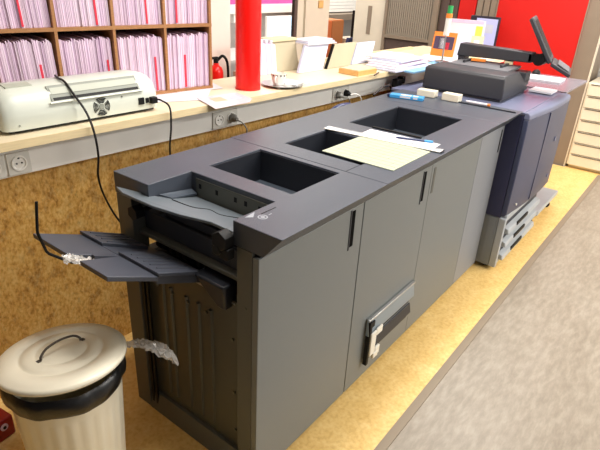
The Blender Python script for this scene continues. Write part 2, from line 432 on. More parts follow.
# fire extinguisher on the wall right of the bookcase
r = wthing('fire_extinguisher', 'small red fire extinguisher hung on the wall beside the bookcase', 'fire extinguisher', 1.225, .53, .875)
MB().lathe([(.001, 0), (.038, 0), (.042, .01), (.042, .20), (.034, .225), (.016, .24), (.016, .25)], 24).build('cylinder', 'red', r, smooth=40)
MB().cyl((0, 0, .25), (0, 0, .275), .014).box(-.045, .012, -.008, .008, .272, .284).build('valve', 'black', r)
MB().tube(spline([(.01, 0, .262), (.035, -.02, .288), (.060, -.03, .25), (.066, -.03, .15), (.058, -.03, .03)]), .008).build('hose', 'black', r, smooth=60)
MB().box(-.012, .012, .04, .0645, .1, .2).build('wall_bracket', 'black', r)

# ================================================================== LAMINATOR
r = wthing('laminator', 'large off-white laminator with rear vent standing on the worktop', 'laminator', 0, 0, 1.0745)
L0, L1 = -.17, .452
# body from profile (off, z), with rounded ends
def ring(t, ins, slot=False):
    pts = [(.00, .012), (-.004, .05), (.0, .088), (.018, .124), (.045, .143), (.09, .150), (.165, .145), (.20, .125), (.215, .05), (.21, .012)]
    cy, cz = .105, .075
    return [(t, cy+(y-cy)*(1-ins*.6), .012+(z-.012)*(1-ins)) for y, z in pts]
o = MB()
rings_ = [ring(L0, .28), ring(L0+.006, .16), ring(L0+.02, .06), ring(L0+.045, .01), ring(L0+.06, 0)]
rings_ += [ring(L1-.06, 0), ring(L1-.045, .01), ring(L1-.02, .06), ring(L1-.006, .16), ring(L1, .28)]
o.loft(rings_)
body = o.build('casing', 'lam', r, smooth=50)
MB().box(L0+.02, L1-.02, .012, .205, .004, .0125).build('base_plate', 'black', r)
for x in (L0+.05, L1-.05):
    for y in (.03, .19): MB().cyl((x, y, 0), (x, y, .005), .01, 10).build('foot', 'black', r)
# exit slot: framed recess following the sloping rear face
def facept(t, s, d):    # s 0..1 up the rear slope, d outwards
    a = Vector((0, -.001, .089)); b = Vector((0, .040, .141)); n = Vector((0, -.78, .62))
    p_ = a.lerp(b, s) + n*d; return (t, p_.y, p_.z)
def slab(t0, t1, s0, s1, d0, d1, m, nm, par=r):
    q = MB(); q.hexa([facept(t0, s0, d0), facept(t1, s0, d0), facept(t1, s1, d0), facept(t0, s1, d0)], [facept(t0, s0, d1), facept(t1, s0, d1), facept(t1, s1, d1), facept(t0, s1, d1)])
    return q.build(nm, m, par)
sl_ = slab(.005, .365, .02, 1.0, .001, .0055, 'slot', 'exit_slot')
slab(.012, .358, .10, .26, .0055, .0065, 'black', 'slot_gap', sl_)
slab(.012, .358, .46, .84, .0055, .0075, 'lamgrey', 'slot_flap', sl_)
slab(-.005, .375, -.06, .03, .001, .009, 'lam', 'slot_lip')
# fan grille
q = MB(); n = 40
for k, rr in enumerate((.015, .0205, .026, .0315)):
    for s4 in range(4):
        a0 = s4*PI/2+.16+PI/4; a1 = (s4+1)*PI/2-.16+PI/4; ringp = []
        pts = []
        for i in range(9):
            t = a0+(a1-a0)*i/8; pts.append((.19+rr*math.cos(t), -.0048, .052+rr*math.sin(t)))
        pts2 = []
        for i in range(8, -1, -1):
            t = a0+(a1-a0)*i/8; pts2.append((.19+(rr+.0028)*math.cos(t), -.0048, .052+(rr+.0028)*math.sin(t)))
        q.poly(pts+pts2, (0, .003, 0))
q.build('fan_grille', 'black', r)
MB().cyl((.19, -.0065, .052), (.19, -.002, .052), .011, 20).build('fan_hub', 'slot', r, smooth=40)
MB().box(.352, .377, -.008, .004, .035, .062).box(.385, .399, -.008, .004, .038, .058).build('power_inlet', 'black', r, bevel=.001)
MB().box(.403, .432, -.022, .004, .034, .060).build('inlet_plug', 'black', r, bevel=.003)
MB().cyl((.10, -.0055, .078), (.10, 0, .078), .003, 8).cyl((.28, -.0055, .078), (.28, 0, .078), .003, 8).cyl((-.12, -.004, .03), (-.12, .002, .03), .003, 8).build('screw', 'slot', r)
MB().hexa([(-.12, .06, .144), (-.03, .06, .144), (-.03, .10, .1495), (-.12, .10, .1495)], [(-.12, .06, .1485), (-.03, .06, .1485), (-.03, .10, .153), (-.12, .10, .153)]).build('grey_badge', 'lamgrey', r)
# cables
q = spline([wp(.11, .17, 1.224), wp(.085, .10, 1.229), wp(.08, .04, 1.224), wp(.085, .0, 1.19), wp(.095, -.06, 1.13), wp(.10, -.09, 1.06), wp(.105, -.09, .97), wp(.105, -.07, .88), wp(.14, -.04, .77), wp(.20, -.03, .64), wp(.29, -.04, .52), wp(.40, -.06, .3), wp(.44, -.05, .02)])
tag(MB().tube(q, .0042).build('power_cable', 'cable', smooth=60), 'black cable looping over the laminator and down the cork wall', 'cable')
q = spline([wp(.432, -.01, 1.122), wp(.442, -.03, 1.12), wp(.446, -.08, 1.10), wp(.440, -.09, 1.02), wp(.435, -.08, .93), wp(.45, -.06, .8), wp(.47, -.04, .5), wp(.52, -.03, .02)])
tag(MB().tube(q, .004).build('power_cable', 'cable', smooth=60), 'black cable hanging from the laminator inlet plug over the worktop edge', 'cable')

# ================================================================== PAPERS ON THE WORKTOP
ZT = 1.0747
M_['lamsheet'] = mat('laminated_print', '#d6cfd6', .25)
tag(MB().poly([(.47, .13, ZT+.001), (.72, .02, ZT+.001), (.93, .22, ZT+.001), (.70, .30, ZT+.001)], .0008).build('paper_sheet', 'paper', **WO), 'large white sheet lying flat to the left of the red column', 'paper')
tag(MB().poly([(.70, .20, ZT+.0022), (.95, .16, ZT+.0022), (1.0, .30, ZT+.0022), (.76, .31, ZT+.0022)], .0008).build('paper_sheet', 'paper', **WO), 'white sheet under the bookcase corner, next to the extinguisher', 'paper')
r = wthing('laminated_sheet', 'laminated printed sheet overhanging the worktop edge', 'paper', 0, 0, ZT+.0026)
MB().poly([(.635, -.145, 0), (.70, .06, 0), (.93, .04, 0), (.90, -.10, 0), (.84, -.145, 0)], -.0012).build('sheet', 'lamsheet', r)
MB().poly([(.72, -.05, .0016), (.74, .02, .0016), (.80, .012, .0016), (.785, -.06, .0016)], .0003).build('printed_picture', 'beige', r)
MB().poly([(.82, -.06, .0016), (.83, .01, .0016), (.885, .005, .0016), (.87, -.065, .0016)], .0003).build('printed_block', 'pinkq', r)

r = wthing('serving_tray', 'round silver tray beside the red column', 'tray', 1.255, .035, ZT)
MB().lathe([(.001, 0), (.085, 0), (.105, .010), (.112, .012), (.112, .0135), (.104, .0125), (.083, .003), (.001, .003)], 48).build('dish', 'steel', r, smooth=40)
r = wthing('tea_cup', 'white patterned cup on the silver tray', 'cup', 1.240, .050, ZT+.0035)
MB().lathe([(.001, 0), (.026, 0), (.028, .004), (.036, .03), (.041, .06), (.0385, .06), (.033, .03), (.024, .006), (.001, .006)], 32).build('bowl', 'cup', r, smooth=40)
MB().tube(spline([(-.034, -.016, .048), (-.054, -.028, .045), (-.055, -.028, .025), (-.033, -.015, .018)]), .004).build('handle', 'cup', r, smooth=60)
o = MB()
for i in range(12):
    a = 2*PI*i/12; c_, s_ = math.cos(a), math.sin(a)
    o.box(-.004, .004, -.0006, .0006, -.004, .004, Matrix.Translation((c_*.0405, s_*.0405, .052)) @ Matrix.Rotation(a+PI/2, 4, 'Z'))
o.build('rim_pattern', 'cuppat', r)
r = wthing('teaspoon', 'steel teaspoon lying on the tray next to the cup', 'spoon', 1.30, -.02, ZT+.0045)
MB().tube([(0, 0, 0), (.05, -.012, .002), (.09, -.02, .006)], .002).build('handle', 'steel', r, smooth=60)
MB().lathe([(.001, 0), (.010, .001), (.013, .003), (.001, .0035)], 16, (-.012, .003)).build('bowl', 'steel', r, smooth=60)
for k, (t, f, lab) in enumerate([(1.19, -.01, 'small white sugar packet on the tray left of the cup'), (1.30, .06, 'small white packet on the tray right of the cup')]):
    tag(MB().box(-.02, .02, -.012, .012, 0, .004).build('sugar_packet', 'paper', loc=wp(t, f, ZT+.0035), rz=WA+.5*k, bevel=.001), lab, 'packet')

r = wthing('wooden_box', 'small shallow birch box on the worktop between papers', 'box', 1.83, -.01, ZT)
R_ = .15
o = MB(); o.box(0, .20, -.04, -.034, 0, .028).box(0, .20, .10, .106, 0, .028).box(0, .006, -.034, .10, 0, .028).box(.194, .20, -.034, .10, 0, .028).build('side', 'brass', r)
MB().box(.006, .194, -.034, .10, 0, .006).build('bottom', 'brass', r)
MB().box(.004, .196, -.036, .102, .028, .033).build('lid', 'birch', r)
tag(MB().tube([wp(1.93, -.10, ZT+.004), wp(2.05, -.055, ZT+.004)], .004).build('pen', 'umber', smooth=60), 'dark brown pen lying in front of the paper pile', 'pen')

# file sorter row behind the tray: boxes and leaning sheets
for k in range(4):
    t = 1.335 + k*.041
    e = wthing('hanging_file', 'pink-white file, %s of four right of the column' % ['leftmost', 'second from left', 'third from left', 'rightmost'][k], 'file folder', t, .30, ZT)
    MB().hexa([(0, 0, 0), (.038, 0, 0), (.038, .11, 0), (0, .11, 0)], [(0, .02, .175-.006*k), (.038, .02, .175-.006*k), (.038, .11, .18), (0, .11, .18)]).build('cover', 'pinkp', e)
    MB().box(.008, .026, .03, .10, .17, .195-.004*k).build('papers', 'paper', e)
def leaner(name, label, t0, t1, h, lean, m, off=.30, th=.03, extra=None, cat='file folder'):
    e = wthing(name, label, cat, t0, off, ZT)
    w_ = t1-t0
    MB().hexa([(0, 0, 0), (w_, 0, 0), (w_, th, 0), (0, th, 0)], [(lean, .05, h), (w_+lean, .05, h), (w_+lean, .05+th, h), (lean, .05+th, h)]).build('cover', m, e, bevel=.002)
    if extra:
        MB().hexa([(.01+lean*.1, -.003+.005, h*.1), (w_-.012+lean*.1, .002, h*.1), (w_-.012+lean*.1, .004, h*.1), (.01+lean*.1, .004, h*.1)],
                  [(.01+lean*.9, .042, h*.9), (w_-.012+lean*.9, .042, h*.9), (w_-.012+lean*.9, .044, h*.9), (.01+lean*.9, .044, h*.9)]).build('inner_sheet', extra, e)
    return e
leaner('magazine_box', 'beige card file box right of the pink files', 1.51, 1.72, .165, .01, 'beige', .32, .08, cat='file box')
tag(MB().box(0, .22, 0, .12, 0, .014).build('card_folder', 'beigelid', loc=wp(1.515, .36, ZT+.1665), rz=WA), 'cream folder lying on top of the beige file box', 'folder')
leaner('file_folder', 'white leaning folder between two beige files', 1.60, 1.83, .145, .11, 'paperblue', .22, .02, 'paper')
e = leaner('file_folder', 'wide beige leaning folder with dark edge behind the birch box', 1.875, 2.12, .135, .13, 'beige', .22, .02)
MB().hexa([(-.008, 0, 0), (0, 0, 0), (0, .02, 0), (-.008, .02, 0)], [(.122, .05, .135), (.13, .05, .135), (.13, .07, .135), (.122, .07, .135)]).build('dark_edge', 'black', e)
leaner('file_folder', 'white leaning folder right of the wide beige one', 2.155, 2.37, .125, .12, 'paperblue', .23, .02, 'paper')
for k in range(3):
    tag(MB().box(0, .27, 0, .13, 0, .007).build('paper_sheaf', ['paper', 'paperblue'][k % 2], loc=wp(1.72+.012*k, .26+.01*k, ZT+.1465+.0074*k), rz=WA+.06*k-.05),
        'white sheaf of papers resting on the leaning folders, %s' % ['bottom one', 'middle one', 'topmost'][k], 'papers')

# pile of magazines to the right
piles = [(2.14, -.12, -.02, 'paperblue', 'bottom'), (2.17, -.10, .10, 'paper', 'second lowest'), (2.20, -.09, .02, 'pinkr', 'third lowest'),
         (2.24, -.06, .12, 'paper', 'third from the top'), (2.28, -.07, .05, 'paperblue', 'second from the top'), (2.30, -.02, .17, 'paper', 'topmost')]
for k, (t, f, a, m, lab) in enumerate(piles):
    tag(MB().box(0, .50-.035*k, 0, .22, 0, .0095).build('magazine', m, loc=wp(t, f, ZT+.0098*k), rz=WA+a, bevel=.001), '%s magazine of the pale pile between wooden box and leaflet rack' % lab, 'magazine')
tag(MB().box(0, .36, 0, .07, 0, .010).build('leaflet', 'bluep', loc=wp(2.22, -.205, ZT+.0002), rz=WA), 'light blue leaflet in front of the magazine pile', 'leaflet')
for k, (t, f, a, m, lab) in enumerate([(2.72, -.18, .1, 'bluep', 'pale blue sheet lying in front of the leaflet rack'), (2.86, -.13, -.15, 'paper', 'white sheet lying under the pole of the leaflet rack'), (2.80, -.02, .1, 'pinkr', 'pinkish sheet lying at the right of the leaflet rack')]):
    tag(MB().box(0, .21, 0, .15, 0, .002).build('leaflet', m, loc=wp(t, f, ZT+.0002+.0022*k), rz=WA+a), lab, 'leaflet')

# leaflet stand: pole with green/orange cap, boards
r = wthing('leaflet_rack', 'leaflet rack with steel pole at the far end of the worktop', 'rack', 2.98, -.04, ZT+.0075)
px_, py_ = -.16, -.05
MB().cyl((px_, py_, 0), (px_, py_, .006), .045, 24).build('pole_foot', 'steel', r, smooth=40)
MB().cyl((px_, py_, .006), (px_, py_, .21), .006, 10).build('pole', 'steel', r, smooth=40)
MB().cyl((px_, py_, .18), (px_+.003, py_, .295), .020, 20).build('tube', 'cup', r, smooth=40)
MB().cyl((px_+.003, py_, .295), (px_+.004, py_, .325), .022, 20).build('orange_band', 'orange', r, smooth=40)
MB().cyl((px_+.004, py_, .325), (px_+.005, py_, .375), .018, 20).build('green_cap', 'greenp', r, smooth=40)
MB().box(.0, .30, -.20, .20, 0, .004).build('rack_base', 'white', r)
def board(name, label, t, off, w_, h, m, lean=.06, z=0.02, img=None, hd=None, yaw=0):
    e = wthing(name, label, 'leaflet', t, off, ZT+z); e.rotation_euler.z = WA+yaw
    MB().hexa([(0, 0, 0), (w_, 0, 0), (w_, .006, 0), (0, .006, 0)], [(0, lean, h), (w_, lean, h), (w_, lean+.006, h), (0, lean+.006, h)]).build('page', m, e)
    def pt(x, zz, d): return (x, lean*zz/h-d, zz)
    for b_ in (img or []):
        x0, x1, z0, z1, mm, nm = b_
        MB().hexa([pt(x0, z0, .0002), pt(x1, z0, .0002), pt(x1, z0, .0016), pt(x0, z0, .0016)], [pt(x0, z1, .0002), pt(x1, z1, .0002), pt(x1, z1, .0016), pt(x0, z1, .0016)]).build(nm, mm, e)
board('booklet', 'orange-edged booklet with dark cover picture in the leaflet rack', 3.03, .12, .175, .17, 'orange', .05, .012, [(.012, .160, .05, .14, 'photo', 'cover_picture'), (.05, .09, .055, .13, 'paper', 'white_figure'), (.1, .13, .05, .1, 'redtab', 'picture_detail')], yaw=-1.35)
board('booklet', 'tall white poster card with pink header in the leaflet rack', 3.20, .12, .30, .26, 'paper', .04, .012, [(.01, .29, .235, .257, 'pinkq', 'pink_header'), (.235, .285, .02, .22, 'yellow', 'yellow_panel')], yaw=-1.25)
board('booklet', 'short pale booklet with dark stripe in the middle of the leaflet rack', 3.10, -.04, .10, .14, 'paperblue', .03, .012, [(.06, .075, .02, .11, 'photo', 'dark_stripe')], yaw=-1.1)
board('booklet', 'cream booklet at the right of the leaflet rack', 3.15, -.14, .09, .16, 'beigelid', .03, .012, [(.02, .06, .02, .13, 'paper', 'white_panel')], yaw=-1.1)

# screen on the far wall
r = thing('wall_screen', 'upright screen with lilac display on an arm at the red panel', 'screen', (4.50, 1.16, 1.02))
MB().box(-.01, .02, -.14, .15, 0, .29).build('casing', 'darkframe', r, bevel=.004)
MB().box(-.012, -.01, -.125, .085, .02, .27).build('display', 'screen2', r)
MB().box(-.0128, -.012, -.09, .04, .14, .22).box(-.0128, -.012, -.03, .05, .08, .12).build('window_on_display', 'paperblue', r)
MB().box(.02, .102, -.02, .02, .12, .16).build('wall_arm', 'black', r)

# ================================================================== BACK ROOM
# desk and screen seen left of the cream pillar
r = wthing('office_desk', 'grey desk in the back office, seen left of the cream pillar', 'desk', 3.7, 2.5, 0)
MB().box(-.8, .75, -.1, .6, .70, .73).build('desktop', 'backwall', r)
for x in (-.77, .70):
    for y in (-.08, .55): MB().box(x, x+.04, y, y+.04, 0, .70).build('leg', 'steel', r)
r = wthing('monitor', 'light-blue computer screen glimpsed in the back office', 'monitor', 3.9, 2.6, .7305)
MB().box(-.14, .34, -.02, .01, .12, .40).build('casing', 'white', r, bevel=.004)
MB().box(-.125, .325, -.022, -.02, .135, .385).build('display', 'screen', r)
MB().box(.07, .13, .0, .02, 0, .14).box(0, .2, -.05, .08, 0, .01).build('stand', 'white', r)
r = wthing('wall_shelf', 'white wall shelf behind the back office desk', 'shelf', 4.3, 3.04, 1.12)
MB().box(-.8, .8, 0, .25, 0, .085).build('board', 'white', r)
MB().box(-.6, -.57, .02, .25, -.1, 0).box(.7, .73, .02, .25, -.1, 0).build('bracket', 'white', r)
tag(MB().box(-.2, 1.6, 0, .02, 1.20, 1.5).build('banner', 'magenta', loc=wp(3.6, 3.27, 0), rz=WA), 'magenta banner on the back office wall', 'banner')
tag(MB().box(0, .03, 0, .03, 0, 1.62).build('window_post', 'umber', loc=wp(2.665, 1.13, 1.0), rz=WA), 'dark thin upright post left of the cream pillar', 'post')
bpy.data.objects['window_post'].location = wp(2.68, 1.22, 0)
o = bpy.data.objects['window_post']; o.scale = (1, 1, 1)
tag(MB().box(-.02, .04, -.012, 0, -.03, .03).build('wall_switch', 'brass', loc=wp(2.98, 1.2, 1.37), rz=WA, bevel=.002), 'small tan switch on the cream pillar', 'switch')
# orange cupboard etc
r = wthing('cupboard', 'orange cupboard in the back office right of the pillar', 'cupboard', 4.75, 2.6, 0)
MB().box(0, .5, 0, .5, 0.02, 1.05).box(.02, .48, .02, .48, 0, .02).build('body', 'orangeside', r)
MB().box(.0, .24, -.012, 0, .03, 1.04).build('door', 'orangecab', r)
MB().box(.25, .5, -.012, 0, .03, 1.04).build('door', 'orangeside', r)
tag(MB().box(0, 1.9, 0, .28, 0, .08).build('bulkhead_shelf', 'taupe', loc=wp(5.3, 3.0, .99), rz=WA), 'taupe band of shelf above the orange cupboard', 'shelf')
o = MB()
for k in range(14): o.box(0, 1.9, 0, .025, 1.085+k*.045, 1.126+k*.045)
tag(o.build('window_blind', 'white', loc=wp(5.3, 3.2, 0), rz=WA), 'white slatted blind above the orange cupboard', 'blind')
r = wthing('speaker', 'narrow tall black speaker beside the cream wall', 'speaker', 5.47, 2.5, .80)
MB().box(0, .17, 0, .12, 0, .36).build('cabinet', 'black', r, bevel=.004)
tag(MB().box(-.1, .35, -.1, .3, 0, .80).build('pedestal', 'cream', loc=wp(5.45, 2.5, 0), rz=WA), 'cream pedestal carrying the black speaker', 'pedestal')
r = wthing('office_chair', 'dark blue chair back in front of the orange cupboard', 'chair', 5.02, 2.15, 0)
o = MB(); ringz = []
for i in range(7):
    z = .45+.43*i/6; w_ = .2*(1-.25*(i/6)**3); y = .03*math.sin(i/6*2)
    ringz.append([(-w_, y+.03, z), (0, y-.0, z), (w_, y+.03, z), (w_, y+.07, z), (0, y+.05, z), (-w_, y+.07, z)])
o.loft(ringz); o.build('backrest', 'navycloth', r, smooth=60)
MB().box(-.22, .22, -.4, .03, .42, .47).build('seat', 'navycloth', r, bevel=.01)
MB().cyl((0, -.2, .06), (0, -.2, .42), .025).build('column', 'black', r)
for k in range(5):
    a = 2*PI*k/5; MB().tube([(0, -.2, .07), (.26*math.cos(a), -.2+.26*math.sin(a), .03)], .018).cyl((.26*math.cos(a)-.012, -.2+.26*math.sin(a), .027), (.26*math.cos(a)+.012, -.2+.26*math.sin(a), .027), .027).build('leg', 'black', r)

# ================================================================== FINISHER (left unit)
A, B, N1, H1, H2, HY = .179, .552, .181, .263, .532, .549
W = .734
F = thing('print_finisher', 'left finishing unit of the dark grey printing line, with open paper trays', 'finisher', (0, 0, .004))
def Pz(mb, nm, m, par, bev=0, sm=None): o = mb.build(nm, m, par, bevel=bev, smooth=sm); return o
q = plate(MB(), [0, N1, H1, H2, .5595], [0, A, B, W], {(0, 1), (2, 1)}, .92, .996, cham=.065)
lid = Pz(q, 'top_cover', 'top', F, .002)
def bin_box(par, x0, x1, y0, y1, depth, nm='paper_bin', slope=0, m='bin_in'):
    q = MB(); z1 = .9195; z0 = .996-depth; t = .004
    # walls line the hole from just below the top surface
    x0 += .0003; x1 -= .0003; y0 += .0003; y1 -= .0003
    zt = .990
    q.box(x0, x0+t, y0, y1, z0, zt).box(x1-t, x1, y0, y1, z0, zt).box(x0+t, x1-t, y0, y0+t, z0, zt).box(x0+t, x1-t, y1-t, y1, z0, zt)
    b = q.build(nm, m, par)
    q = MB(); q.hexa([(x0+t, y0+t, z0-.004), (x1-t, y0+t, z0-.004), (x1-t, y1-t, z0-.004), (x0+t, y1-t, z0-.004)], [(x0+t, y0+t, z0+.001), (x1-t, y0+t, z0+.001), (x1-t, y1-t, z0+.001+slope), (x0+t, y1-t, z0+.001+slope)])
    q.build('bin_floor', 'chute', b)
    return b
b = bin_box(F, H1, H2, A, HY, .125)
MB().box(H2-.16, H2-.02, A+.03, A+.1, .875, .885).build('stop', 'bin_in', b)
# emblem on the lid
q = MB(); z = .9962
q.poly([(.052, .150, z+.0004), (.034, .166, z+.0004), (.082, .172, z+.0004)], .0006)
n = 20; ec = (.072, .132)
for ra, rb in ((.015, .011), (.007, .001)): q.loft([[(ec[0]+rr*math.cos(2*PI*i/n), ec[1]+rr*math.sin(2*PI*i/n), z+.0004) for i in range(n)] for rr in (ra, rb)], cap=False)
q.box(.095, .108, .128, .131, z-.0002, z+.0004)
q.build('emblem', 'emblem', lid)
MB().box(.085, .15, .148, .151, z-.0002, z+.0005).build('release_slot', 'black', lid)
# body
MB().box(.17, .558, .105, W-.004, .02, .868).box(.06, .17, .105, W-.03, .02, .69).box(.535, .558, .105, W-.004, .868, .919).build('cabinet_body', 'frame', F)
MB().box(.17, .558, W-.03, W-.004, .868, .919).box(.17, .558, .105, .13, .868, .919).build('upper_rail', 'frame', F)
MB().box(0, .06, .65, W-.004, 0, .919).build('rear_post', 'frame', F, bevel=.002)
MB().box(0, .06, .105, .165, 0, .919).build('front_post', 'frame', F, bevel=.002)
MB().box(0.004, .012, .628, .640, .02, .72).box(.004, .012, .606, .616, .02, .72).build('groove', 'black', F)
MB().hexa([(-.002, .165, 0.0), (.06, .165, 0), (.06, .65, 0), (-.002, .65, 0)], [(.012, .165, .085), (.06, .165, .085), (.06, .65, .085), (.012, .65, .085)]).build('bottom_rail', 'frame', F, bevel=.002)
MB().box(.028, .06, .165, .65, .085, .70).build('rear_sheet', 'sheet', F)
q = MB()
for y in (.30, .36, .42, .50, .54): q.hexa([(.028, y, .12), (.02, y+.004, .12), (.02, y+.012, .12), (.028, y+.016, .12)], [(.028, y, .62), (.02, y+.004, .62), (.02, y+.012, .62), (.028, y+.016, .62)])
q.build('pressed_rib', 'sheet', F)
q = MB()
for y, z_ in ((.58, .60), (.21, .55), (.205, .33), (.20, .16), (.6, .25), (.33, .60), (.42, .60), (.5, .60), (.13, .72)): q.cyl((.029 if y > .17 else .001, y, z_), (.023 if y > .17 else -.002, y, z_), .006, 10)
q.build('screw_head', 'mech', F, smooth=40)
# open mechanism bay
MB().box(.13, .17, .165, .65, .69, .868).build('bay_back', 'mech', F)
MB().box(.06, .13, .165, .65, .69, .70).build('bay_floor', 'black', F)
q = MB()
for k, y in enumerate([.20+.035*i for i in range(13)]): q.cyl((.095, y, .725), (.095, y+.018, .725), .018, 12)
q.cyl((.095, .17, .725), (.095, .645, .725), .006, 8)
q.build('feed_roller', 'black', F, smooth=40)
q = MB()
for i in range(16):
    y = .19+.028*i; hh = random.uniform(.02, .055)
    q.box(.105, .13, y, y+random.uniform(.006, .016), .74, .74+hh)
q.build('paper_guide', 'dark', F)
MB().box(.02, .10, .165, .65, .785, .80).build('cross_bar', 'frame', F, bevel=.002)
MB().box(.045, .075, .17, .645, .80, .87).build('cover_flap', 'dark', F, bevel=.003)
MB().tube([(.04, .55, .72), (.03, .40, .70), (.03, .2, .69)], .004).build('link_rod', 'steel', F, smooth=60)
# upper notch: metal wall with square cut-outs
MB().box(N1-.0035, N1-.0006, A+.012, B-.025, .895, .978).build('notch_wall', 'mech', F)
for y in (.23, .29, .335, .42, .50): MB().box(N1-.0042, N1-.0036, y, y+.012, .945, .962).build('cut_out', 'black', F)
MB().box(.06, N1, A+.002, B-.002, .869, .90).build('notch_floor', 'dark', F)
# upper tray
q = MB()
q.poly([(-.035, .672, .968), (-.050, .62, .966), (-.035, .49, .955), (-.005, .40, .945), (.03, .30, .940), (.04, .19, .932), (.176, .19, .912), (.176, .54, .912), (.03, .545, .95)], .010)
ut = Pz(q, 'upper_tray', 'traypale', F, .002)
q = MB(); q.tube(spline([(.05, .5, .9465), (.065, .42, .940), (.10, .38, .932), (.10, .33, .930), (.14, .27, .922)]), .0016, 6); q.build('moulded_line', 'black', ut)
MB().poly([(.035, .545, .956), (.175, .545, .935), (.175, .52, .925), (.06, .51, .946)], .006).build('raised_lip', 'chute', ut)
for y, z_, x in ((.60, .893, -.015), (.195, .938, -.022)):
    q = MB(); n = 12
    rr = lambda k: (.026 if y > .3 else .031) - (0 if k % 2 else .004)
    q.loft([[(x_, y+rr(k)*math.cos(2*PI*k/n), z_+rr(k)*math.sin(2*PI*k/n)) for k in range(n)] for x_ in (x-.02, x+.015)])
    q.cyl((x+.015, y, z_), (x+.1, y, z_), .008)
    kb = q.build('release_knob', 'black', F, bevel=.002)
    if y < .3:
        MB().box(x-.015, x+.015, y-.03, y+.035, z_-.055, z_-.02).cyl((x-.022, y+.01, z_-.03), (x-.01, y+.01, z_-.03), .016).build('knob_lever', 'black', kb, bevel=.003)
# lower tray, rising outwards
def tz(x): return .755 + (-x)*.43
LT = MB()
for (x0, x1, y0, y1) in ((-.155, .03, .335, .715),): LT.hexa([(x0, y0, tz(x0)-.03), (x1, y0, tz(x1)-.03), (x1, y1, tz(x1)-.03), (x0, y1, tz(x0)-.03)], [(x0, y0, tz(x0)), (x1, y0, tz(x1)), (x1, y1, tz(x1)), (x0, y1, tz(x0))])
lt = LT.build('lower_tray', 'tray', F, bevel=.002)
def pad(x0, x1, y0, y1, ya, yb, nm, up=.0, th=.022, m='tray'):
    """tray piece: inner end y0..y1, outer end ya..yb"""
    q = MB()
    q.poly([(x0, ya, tz(x0)+up), (x1, y0, tz(x1)+up), (x1, y1, tz(x1)+up), (x0, yb, tz(x0)+up)], th)
    return q.build(nm, m, lt, bevel=.002)
pad(-.312, -.156, .51, .715, .515, .70, 'outer_flap', 0, .016)
pad(-.308, -.156, .325, .505, .335, .46, 'outer_flap', 0, .016)
MB().hexa([(-.24, .50, tz(-.24)-.016), (-.156, .50, tz(-.156)-.016), (-.156, .516, tz(-.156)-.016), (-.24, .516, tz(-.24)-.016)], [(-.24, .50, tz(-.24)), (-.156, .50, tz(-.156)), (-.156, .516, tz(-.156)), (-.24, .516, tz(-.24))]).build('flap_web', 'tray', lt)
pa = pad(-.154, .0, .575, .716, .60, .722, 'ribbed_pad', .012, .014)
pb = pad(-.154, .02, .335, .53, .325, .515, 'ribbed_pad', .012, .014)
for par, ys_ in ((pa, (.605, .635, .665, .695)), (pb, (.36, .39, .42, .45, .48))):
    q = MB()
    for y in ys_:
        q.hexa([(-.13, y, tz(-.13)+.012), (-.01, y, tz(-.01)+.012), (-.01, y+.007, tz(-.01)+.012), (-.13, y+.007, tz(-.13)+.012)],
               [(-.13, y+.002, tz(-.13)+.0155), (-.01, y+.002, tz(-.01)+.0155), (-.01, y+.005, tz(-.01)+.0155), (-.13, y+.005, tz(-.13)+.0155)])
    q.build('ridge', 'ridge', par)
# tray bracket hanging at the front
MB().hexa([(.0, .215, .67), (.05, .215, .67), (.05, .25, .67), (.0, .25, .67)], [(-.015, .205, .765), (.05, .205, .765), (.05, .345, .765), (-.015, .345, .765)]).build('tray_bracket', 'bin_in', F, bevel=.008)
# wire stopper
MB().tube([(-.27, .50, .85), (-.31, .50, .866), (-.368, .50, .918), (-.374, .50, .928), (-.387, .50, .985), (-.387, .50, .995), (-.376, .50, 1.072)], .004).build('wire_stopper', 'black', F, smooth=70)
# front door
def door(par, x0, x1, z0=.02, z1=.905, m='door', nm='front_door'):
    return MB().box(x0+.0012, x1-.0012, .081, .1045, z0, z1).build(nm, m, par, bevel=.002)
d1 = door(F, .0, .559)
MB().box(.012, .557, .088, .1045, .905, .9195).build('shadow_gap', 'black', F)
def slot(par, x0, x1, z0, z1, m='void', nm='grip_slot'):
    q = MB()
    q.box(x0, x1, .0795, .081, z0, z1)
    o = q.build(nm, m, par)
    return o
slot(d1, .478, .502, .755, .895)
MB().box(.472, .478, .0785, .081, .745, .90).build('grip_edge', 'dark', d1)
MB().box(.03, .53, .11, .7, .004, .02).build('plinth', 'black', F)

# ================================================================== STACKER (middle unit)
S = thing('paper_stacker', 'middle folding and stacking unit of the printing line, two bins sunk in its lid', 'finisher', (0, 0, .004))
G1, G2, GY, G0 = .661, .956, .534, .17
m1, m2 = 1.14, 1.622
q = plate(MB(), [.5615, G1, G2, m1, m2, 1.7085], [0, G0, GY, W+.006], {(1, 1), (3, 1)}, .92, .996, cham=.065)
lid = q.build('top_cover', 'top', S, bevel=.002)
MB().box(.562, G1-.001, G0+.001, G0+.0025, .9955, .9966).build('lid_seam', 'void', lid); bin_box(S, G1, G2, G0, GY, .12); b3 = bin_box(S, m1, m2, G0, GY, .125)
MB().box(m1+.01, m1+.05, GY-.13, GY-.01, .945, .975).build('bin_latch', 'black', b3)
MB().box(m1+.08, m2-.02, G0+.02, G0+.13, .875, .90).build('bin_step', 'bin_in', b3)
MB().box(.5605, 1.7085, .105, W, .02, .86).box(.5605, 1.7085, .105, .13, .86, .919).box(.5605, 1.7085, W-.03, W, .86, .919).build('cabinet_body', 'frame', S)
MB().box(.565, 1.705, .088, .1045, .905, .9195).build('shadow_gap', 'black', S)
da = door(S, .5615, 1.121); db = door(S, 1.121, 1.7085)
